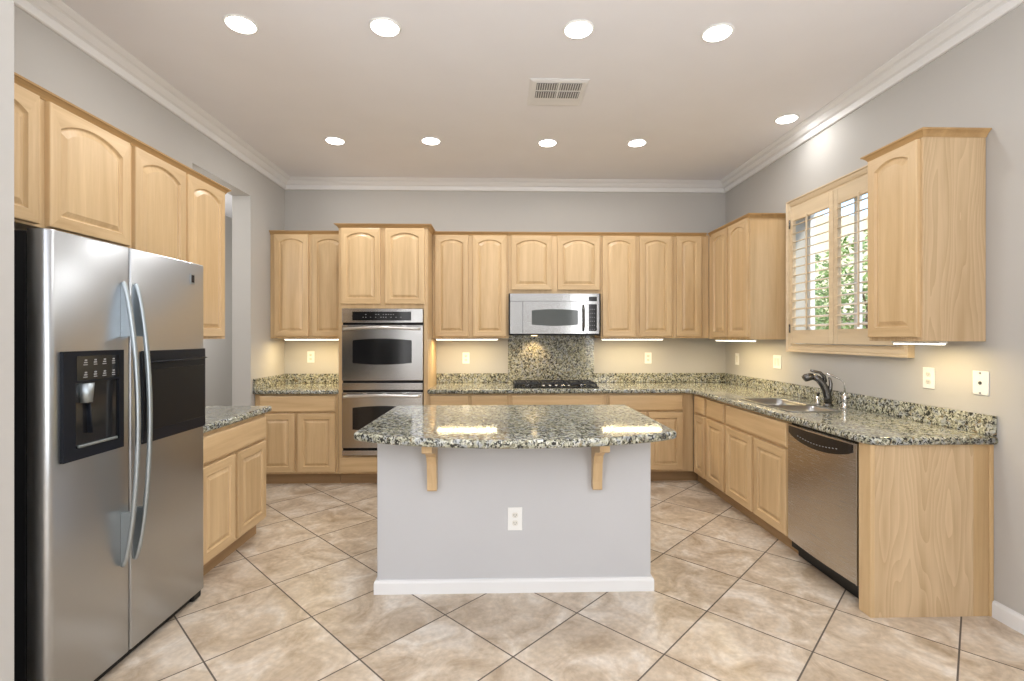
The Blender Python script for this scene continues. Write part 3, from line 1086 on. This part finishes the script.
for (bx, by, r_) in ((-.27, -.08, .045), (-.27, .09, .038), (0, .02, .055), (.27, -.08, .038), (.27, .09, .045)):
    m = MB(); m.lathe([(r_, 0), (r_, .008), (r_*.8, .010), (r_*.8, .016), (r_*.4, .018)], (bx, by, .0102), 20); m.build('burner', 'gunmetal', t)
for i in range(5):
    m = MB(); m.lathe([(.017, 0), (.017, .012), (.014, .018), (.004, .019)], (-.12+i*.06, -.198, .0102), 16); m.build('knob', 'chrome', t)

# ------------------------------------------------------------------ sink, faucet, taps
t = thing('double_sink', 'stainless double bowl sink set in the right counter below the window', 'sink', (0, 0, CZ1))
def bowl(name, x0, x1, y0, y1, dp):
    m = MB()
    L = []
    for d, z in ((0, 0), (.006, -.003), (.012, -.05), (.02, -dp+.02), (.04, -dp), ):
        r = .045
        L.append([(x, y, z) for x, y in arc(x1-d-r, y1-d-r, r, 0, 90, 5)+arc(x0+d+r, y1-d-r, r, 90, 180, 5)+arc(x0+d+r, y0+d+r, r, 180, 270, 5)+arc(x1-d-r, y0+d+r, r, 270, 360, 5)])
    m.loops(L, True, False, True, 0, True)
    o = m.build(name, 'steel_bowl', t)
    m = MB(); m.lathe([(.035, 0), (.035, .004), (.02, .005)], ((x0+x1)/2, (y0+y1)/2, -dp+.0005), 18); m.build('drain', 'chrome', o)
bowl('bowl', SX0+.006, SX1-.006, 3.43, SY1-.006, .17)
bowl('bowl', SX0+.006, SX1-.006, SY0+.006, 3.405, .14)
m = MB()
r0 = [(x, y) for x, y in arc(SX1-.04, SY1-.04, .055, 0, 90, 5)+arc(SX0+.04, SY1-.04, .055, 90, 180, 5)+arc(SX0+.04, SY0+.04, .055, 180, 270, 5)+arc(SX1-.04, SY0+.04, .055, 270, 360, 5)]
r1 = [(x, y) for x, y in arc(SX1-.05, SY1-.05, .042, 0, 90, 5)+arc(SX0+.05, SY1-.05, .042, 90, 180, 5)+arc(SX0+.05, SY0+.05, .042, 180, 270, 5)+arc(SX1-.05, SY0+.05, .042, 270, 360, 5)]
m.loops([[(x, y, .0008) for x, y in r0], [(x, y, .005) for x, y in r0], [(x, y, .005) for x, y in r1], [(x, y, -.004) for x, y in r1]], True, False, False, 0, False)
m.box(SX0+.006, SX1-.006, 3.4055, 3.4295, -.03, -.0015, .003)
m.build('rim', 'steel_bowl', t)

FXp, FYp = 2.22, 3.39
t = thing('kitchen_faucet', 'dark metal pull-out kitchen faucet behind the sink', 'faucet', (FXp, FYp, CZ1+.001))
m = MB()
m.lathe([(.034, 0), (.034, .006), (.028, .012), (.025, .02)], (0, 0, 0), 24)
m.build('base', 'gunmetal', t)
m = MB()
m.tube([(0, 0, .015), (-.002, 0, .06), (-.012, .004, .11), (-.034, .010, .155), (-.060, .016, .188), (-.088, .024, .202)],
       [.026, .026, .025, .024, .023, .022], 18)
m.build('spout', 'gunmetal', t)
m = MB()
m.tube([(-.090, .0245, .2025), (-.108, .030, .202), (-.134, .037, .194), (-.148, .041, .184)], [.0225, .027, .028, .022], 18)
m.build('spray_head', 'gunmetal', t)
m = MB()
m.tube([(0, -.006, .08), (.008, -.012, .12), (.012, -.012, .155), (.008, -.008, .19), (.0, -.004, .20)], [.014, .014, .012, .009, .006], 12)
m.tube([(-.020, 0, .165), (-.026, .002, .205), (-.05, .008, .232), (-.085, .02, .240), (-.108, .028, .247)], [.013, .013, .010, .009, .007], 12)
m.build('lever_handle', 'gunmetal', t)
t = thing('soap_dispenser', 'small chrome soap pump left of the faucet base', 'soap dispenser', (2.215, 3.49, CZ1+.001))
m = MB(); m.lathe([(.019, 0), (.019, .008), (.013, .014), (.013, .055)], (0, 0, 0), 18); m.build('body', 'chrome', t)
m = MB(); m.lathe([(.008, .055), (.008, .07), (.014, .072), (.014, .082), (.004, .084)], (0, 0, .0003), 16); m.build('pump_head', 'gunmetal', t)
t = thing('filter_tap', 'slim chrome filtered water tap with bent spout, nearest of the sink fixtures', 'faucet', (2.25, 3.265, CZ1+.001))
m = MB(); m.lathe([(.024, 0), (.024, .006), (.017, .010), (.017, .045), (.019, .05), (.019, .085), (.012, .092), (.007, .10)], (0, 0, 0), 20); m.build('base', 'chrome', t)
m = MB(); m.tube([(0, 0, .095), (0, 0, .165), (-.006, .003, .182), (-.03, .012, .20), (-.075, .03, .222), (-.105, .042, .236)], .0055, 10); m.build('spout', 'chrome', t)
m = MB(); m.tube([(0, -.016, .068), (-.008, -.045, .072)], [.006, .004], 10); m.build('lever', 'black_satin', t)

# ------------------------------------------------------------------ dishwasher (local x -> -Y)
dwy, dww = 3.031, .598
t = thing('dishwasher', 'stainless dishwasher with black curved control strip at the end of the right run', 'dishwasher', (RFX, dwy, 0), -PI/2)
m = MB(); m.box(.003, dww-.003, .004, .57, .06, .838); m.build('body', 'black_satin', t)
m = MB(); m.box(.003, dww-.003, .045, .07, .003, .10, .002); m.build('toe_panel', 'black_satin', t)
m = MB()
N = 14
zt_ = .830
prof = []
for k in range(N+1):
    x = .006+(dww-.012)*k/N
    u = 2*k/N-1
    prof.append((x, -.022-.012*(1-u*u)))
m.loops([[(x, y+.004, .112) for x, y in prof]+[(dww-.006, .003, .112), (.006, .003, .112)],
         [(x, y, .118) for x, y in prof]+[(dww-.006, .003, .118), (.006, .003, .118)],
         [(x, y, zt_-.004) for x, y in prof]+[(dww-.006, .003, zt_-.004), (.006, .003, zt_-.004)],
         [(x, y+.004, zt_) for x, y in prof]+[(dww-.006, .003, zt_), (.006, .003, zt_)]])
dd = m.build('door', 'steel_dishwasher', t)
def dyf(x):
    u = 2*(x-.006)/(dww-.012)-1
    return -.022-.012*(1-u*u)
m = MB()
bot = []; tp = []
N = 16
for k in range(N+1):
    u = k/N; x = .018+(dww-.045)*u
    bot.append((x, dyf(x)-.003, .778-.048*(1-(2*u-1)**2)**.8)); tp.append((x, dyf(x)-.003, .819))
vb = [m.bm.verts.new(p) for p in bot]; vt = [m.bm.verts.new(p) for p in tp]
vb2 = [m.bm.verts.new((x, y+.0025, z)) for x, y, z in bot]; vt2 = [m.bm.verts.new((x, y+.0025, z)) for x, y, z in tp]
for i in range(N):
    for q in ((vb[i], vb[i+1], vt[i+1], vt[i]), (vb2[i], vb2[i+1], vt2[i+1], vt2[i]), (vb[i], vb[i+1], vb2[i+1], vb2[i]), (vt[i], vt[i+1], vt2[i+1], vt2[i])):
        m.bm.faces.new(q)
for i in (0, N):
    m.bm.faces.new((vb[i], vt[i], vt2[i], vb2[i]))
cpd = m.build('control_strip', 'black_gloss', dd)
for i in range(14):
    x = .12+i*.026
    m = MB()
    m.box(x, x+.010, dyf(x)-.0042, dyf(x)-.0031, .772-.014*math.sin(PI*i/13), .776-.014*math.sin(PI*i/13))
    m.build('button', 'marking_grey', cpd)
m = MB(); m.box(dww-.0055, dww-.0005, -.024, .003, .112, zt_, .001); m.build('side_trim', 'steel_brushed', dd)

# ------------------------------------------------------------------ under-cabinet lights
def strip(label, xa, xb, y, z, along='x'):
    """slim under-cabinet light; root at its centre, light just below the lens"""
    L = abs(xb-xa)
    c = (xa+xb)/2
    loc = (c, y, z) if along == 'x' else (y, c, z)
    t = thing('undercabinet_light', label, 'light', loc, 0 if along == 'x' else PI/2, 'under cabinet light strips')
    m = MB(); m.box(-L/2, L/2, -.022, .022, -.012, -.0005, .002); m.build('housing', 'white_plastic', t)
    m = MB(); m.box(-L/2+.006, L/2-.006, -.017, .017, -.018, -.0122, .002); m.build('diffuser', 'strip_lens', t)
    lamp('strip_light', 'AREA', (loc[0], loc[1], z-.021), STRIP_W*L/.6, STRIP_COL, (0, 0, 0 if along == 'x' else PI/2), shape='RECTANGLE', size=L*.95, size_y=.03)
ys = UY+.04
strip('warm light strip under the cabinet in the back left corner', -2.21, -1.60, ys, 1.355)
strip('warm light strip under the cabinet left of the microwave', -.72, -.10, ys, 1.355)
strip('warm light strip under the back wall cabinet right of the microwave', .94, 1.56, ys, 1.355)
strip('warm light strip under the right wall cabinet, far end by the corner', 4.46, 4.80, UX+.05, 1.347, 'y')
strip('warm light strip under the right wall cabinet, end nearest the window', 4.09, 4.43, UX+.05, 1.347, 'y')
strip('warm light strip under the narrow cabinet right of the window', 2.40, 2.70, UX+.12, 1.347, 'y')

# ------------------------------------------------------------------ recessed ceiling lights
CG = 'recessed ceiling lights'
can0 = thing('recessed_light', 'x', 'ceiling light', (0, 0, CZ), 0, CG)
m = MB(); m.lathe([(.072, -.001), (.072, -.006), (.078, -.007), (.083, -.004), (.084, -.001)], (0, 0, 0), 36); m.build('trim_ring', 'white_plastic', can0)
m = MB(); m.lathe([(.070, -.0065), (.068, -.0085), (.04, -.0095), (.0, -.010)], (0, 0, 0), 36); m.build('lens', 'lamp_lens', can0)
cans = [(-1.444, 2.617, 'leftmost recessed light in the front ceiling row'), (-.693, 2.623, 'second recessed light from the left in the front ceiling row'),
        (.337, 2.614, 'recessed light in the front ceiling row, just right of the vent'), (1.092, 2.625, 'rightmost recessed light in the front ceiling row'),
        (-1.464, 4.15, 'leftmost recessed light in the back ceiling row, nearest the left crown moulding'), (-.66, 4.132, 'second recessed light from the left in the back ceiling row'),
        (.321, 4.15, 'third recessed light from the left in the back ceiling row, above the microwave'), (1.079, 4.131, 'rightmost recessed light in the back ceiling row'),
        (2.08, 3.649, 'recessed light close to the right wall, above the shuttered window')]
for i, (x, y, lab) in enumerate(cans):
    o = can0 if i == 0 else copy_tree(can0)
    o.location = (x, y, CZ)
    o['label'] = lab
    lamp('can_light', 'AREA', (x, y, CZ-.014), CAN_W*(.5 if x > 1.9 else 1), CAN_COL, (0, 0, 0), shape='DISK', size=.14)

# ------------------------------------------------------------------ ceiling vent
t = thing('ceiling_vent', 'white ceiling air register with dark louvered openings', 'vent', (.30, 3.2985, CZ))
m = MB()
vw, vh = .19, .178
m.loops([[(-vw, -vh, -.0005), (vw, -vh, -.0005), (vw, vh, -.0005), (-vw, vh, -.0005)],
         [(-vw, -vh, -.004), (vw, -vh, -.004), (vw, vh, -.004), (-vw, vh, -.004)],
         [(-vw+.02, -vh+.02, -.010), (vw-.02, -vh+.02, -.010), (vw-.02, vh-.02, -.010), (-vw+.02, vh-.02, -.010)]])
m.build('frame', 'white_trim', t)
for (xa, xb) in ((-.145, -.005), (.009, .149)):
    for (ya, yb) in ((-.142, -.055), (-.034, .051)):
        m = MB(); m.box(xa, xb, ya, yb, -.0125, -.0105); lv = m.build('opening', 'duct_dark', t)
        m = MB()
        k = 9
        for i in range(k):
            xx = xa+(xb-xa)*(i+.5)/k
            m.box(xx-.0022, xx+.0022, ya+.002, yb-.002, -.016, -.0126)
        m.build('fins', 'white_trim', lv)

# ------------------------------------------------------------------ outlets and switches (local: plate at y<0)
OG = 'wall outlets and switches'
def plate(name, label, loc, rz, w_=.074, h_=.118, kind='outlet'):
    t = thing(name, label, {'outlet': 'outlet', 'switch': 'light switch', 'double': 'light switch', 'jack': 'wall jack'}[kind], loc, rz, OG)
    m = MB(); m.box(-w_/2, w_/2, -.006, -.0008, -h_/2, h_/2, .002); m.build('plate', 'white_plastic', t)
    if kind == 'outlet':
        for s in (-1, 1):
            m = MB()
            pts = [(.017*math.cos(a)*.95, s*.021+max(-.0135, min(.0135, .017*math.sin(a)))) for a in [2*PI*k/20 for k in range(20)]]
            m.loops([[(x, -.0062, z) for x, z in pts], [(x, -.0082, z) for x, z in pts]])
            rc = m.build('receptacle', 'ivory_plastic', t)
            m = MB()
            for sx in (-.006, .006):
                m.box(sx-.0012, sx+.0012, -.0087, -.0083, s*.021-.003, s*.021+.006)
            m.box(-.002, .002, -.0087, -.0083, s*.021-.010, s*.021-.006)
            m.build('slots', 'slot_dark', rc)
    elif kind in ('switch', 'double'):
        for cx in ((0,) if kind == 'switch' else (-.024, .024)):
            m = MB()
            m.loops([[(cx-.016, -.0062, -.033), (cx+.016, -.0062, -.033), (cx+.016, -.0062, .033), (cx-.016, -.0062, .033)],
                     [(cx-.016, -.0075, -.033), (cx+.016, -.0075, -.033), (cx+.016, -.0105, .033), (cx-.016, -.0105, .033)]])
            m.build('rocker', 'ivory_plastic', t)
    else:
        m = MB(); m.lathe([(.008, 0), (.008, -.004), (.004, -.005)], (0, -.0062, 0), 14, axis='y'); m.build('jack_socket', 'slot_dark', t)
        for s in (-1, 1):
            m = MB(); m.lathe([(.005, 0), (.005, -.003), (.003, -.006)], (0, -.0062, s*.050), 10, axis='y'); m.build('mounting_post', 'marking_grey', t)
    return t
plate('wall_outlet', 'white outlet on the back wall left of the oven tower', (-2.062, BY, 1.158), 0)
plate('wall_outlet', 'white outlet on the back wall between oven tower and cooktop splash', (-.44, BY, 1.146), 0)
plate('wall_outlet', 'white outlet on the back wall right of the cooktop splash', (1.498, BY, 1.144), 0)
plate('light_switch', 'single white switch plate on the right wall nearest the back corner', (RX, 4.936, 1.144), -PI/2, kind='switch')
plate('light_switch', 'double white switch plate on the right wall just beyond the window', (RX, 4.216, 1.151), -PI/2, w_=.118, kind='double')
plate('wall_outlet', 'white outlet on the right wall under the narrow end cabinet', (RX, 2.705, 1.138), -PI/2)
plate('wall_jack', 'white phone jack plate on the right wall, nearest plate to the camera', (RX, 2.406, 1.138), -PI/2, w_=.082, h_=.120, kind='jack')
plate('wall_outlet', 'white outlet low on the front of the grey island', (-.002, IY0, .393), 0, w_=.078, h_=.124)

# ------------------------------------------------------------------ window and shutters
wn = thing('window_1', 'shuttered window above the sink', 'window', (RX, 3.4125, 0))
del wn['category']; del wn['label']
struct(wn)
yc = 3.4125
def wl(y): return y-yc
m = MB()
# casing with a stepped profile, mitred frame round the opening (faces -X)
def casing(m, ya, yb, za, zb2, prof):
    """prof: (out from opening, x towards room negative)"""
    lps = []
    for o, x in prof:
        lps.append([(x, ya-o, za-o), (x, yb+o, za-o), (x, yb+o, zb2+o), (x, ya-o, zb2+o)])
    lps.append(lps[0])
    m.loops(lps, True, False, False)
casing(m, wl(2.868), wl(3.957), 1.313, 2.418, [(0, -.001), (0, -.022), (.018, -.022), (.022, -.028), (.040, -.034), (.052, -.034), (.058, -.042), (.066, -.042), (.066, -.001)])
m.build('window_frame', 'shutter_wood', wn)
m = MB()
for (ya, yb, za, zb2) in ((2.866, 3.959, 1.311, 1.35), (2.866, 3.959, 2.38, 2.419), (2.866, 2.905, 1.35, 2.38), (3.92, 3.959, 1.35, 2.38), (3.40, 3.43, 1.35, 2.38)):
    m.box(.10, .14, wl(ya), wl(yb), za, zb2, .002, seg=1)
m.build('sash', 'white_trim', wn)
m = MB()
m.box(.117, .121, wl(2.905), wl(3.40), 1.35, 2.38)
m.box(.117, .121, wl(3.43), wl(3.92), 1.35, 2.38)
m.build('pane', 'clear_glass', wn)

def shutter(label, ya, yb, hinge_far):
    """one hinged louvre panel; root on the lower hinge side"""
    t = thing('window_shutter', label, 'shutter', (RX-.030, ya, 1.317), 0, 'wood plantation shutters')
    W = yb-ya; H = 1.098
    st = .045; bt, tt = .107, .108
    m = MB()
    m.box(-.014, .014, .001, st, 0, H, .002, seg=1)
    so = .032 if hinge_far else st
    m.box(-.014, .014, W-so, W-.001, 0, H, .002, seg=1)
    m.box(-.014, .014, st, W-so, 0, bt, .002, seg=1)
    m.box(-.014, .014, st, W-so, H-tt, H, .002, seg=1)
    m.build('frame', 'shutter_wood', t)
    n = 13
    sp = (H-bt-tt)/n
    a = math.radians(16)
    for i in range(n):
        zc = bt+sp*(i+.5)
        m = MB()
        pf = []
        for k in range(12):
            th = 2*PI*k/12
            u, v = .0315*math.cos(th), .0045*math.sin(th)
            pf.append((u*math.cos(a)-v*math.sin(a), zc+u*math.sin(a)+v*math.cos(a)))
        m.prism(pf, 'y', st+.001, W-so-.001)
        m.build('louver', 'shutter_wood', t)
    m = MB(); m.box(-.047, -.038, W/2-.006, W/2+.006, bt+.01, H-tt+.012, .002, seg=1); m.build('tilt_rod', 'shutter_wood', t)
    for zz in (.12, H-.13):
        yh = W-.004 if hinge_far else .004
        m = MB(); m.tube([(-.022, yh, zz-.035), (-.022, yh, zz+.035)], .006, 10)
        m.build('hinge', 'gunmetal', t)
shutter('wood louvered shutter panel on the far side of the window, beside the wall cabinet pair', 3.442, 3.957, True)
shutter('wood louvered shutter panel partly hidden behind the narrow end cabinet', 2.869, 3.439, False)

# ------------------------------------------------------------------ outdoors beyond the window
m = MB(); m.box(RX+T, 14, -2, 16, -.16, -.06)
struct(m.build('ground', 'patio_concrete'))
t = thing('garden_wall', 'tan block garden wall outside beyond the window', 'wall', (6.6, 8.0, -.06))
m = MB(); m.box(-.1, .1, -9, 7.5, 0, 1.75); m.box(-4.0, -.1, 5.2, 5.4, 0, 1.75); m.build('masonry', 'block_wall', t)
m = MB(); m.box(-.14, .14, -9, 7.5, 1.7505, 1.83, .01); m.build('coping', 'block_wall', t)
t = thing('neighbor_house', 'tan stucco house wall seen through the left slats of the window', 'house', (9.2, 15.0, -.06))
m = MB(); m.box(-3, 2.5, 0, 3, 0, 5.2); m.build('wall', 'stucco', t)
def tree(label, x, y, h, r, seed, nleaf=2600):
    t = thing('garden_tree', label, 'tree', (x, y, -.06), 0, 'garden trees outside the window')
    rg = random.Random(seed)
    m = MB()
    m.tube([(0, 0, 0), (.03, .02, h*.25), (-.02, .03, h*.5), (.03, 0, h*.8)], [.06, .05, .04, .02], 10)
    for k in range(7):
        a = rg.random()*2*PI; zz = h*(.3+.5*rg.random())
        m.tube([(0, 0, zz), (r*.4*math.cos(a), r*.4*math.sin(a), zz+.25), (r*.75*math.cos(a), r*.75*math.sin(a), zz+.35)], [.022, .015, .008], 6)
    m.build('trunk', 'bark', t)
    m = MB()
    for k in range(nleaf):
        while True:
            p = Vector((rg.uniform(-1, 1), rg.uniform(-1, 1), rg.uniform(-1, 1)))
            if .25 < p.length < 1: break
        c = Vector((p.x*r, p.y*r, h*.58+p.z*h*.45))
        d = Vector((rg.uniform(-1, 1), rg.uniform(-1, 1), rg.uniform(-.6, .6))).normalized()
        e = d.orthogonal().normalized()
        e.rotate(Matrix.Rotation(rg.random()*6.28, 3, d))
        L, W = rg.uniform(.07, .13), rg.uniform(.03, .05)
        nn = d.cross(e)*.01
        m.poly([c-d*L/2, c+e*W/2+nn, c+d*L/2, c-e*W/2+nn])
    m.build('foliage', 'leaf_green', t)
tree('leafy garden tree seen through the far shutter panel', 5.1, 8.6, 3.0, .74, 1)
tree('leafy garden tree seen through the near shutter panel, left of its tilt rod', 5.1, 6.75, 2.9, .74, 2)
tree('leafy garden tree seen at the right edge of the near shutter panel', 4.9, 4.9, 3.1, .74, 3)
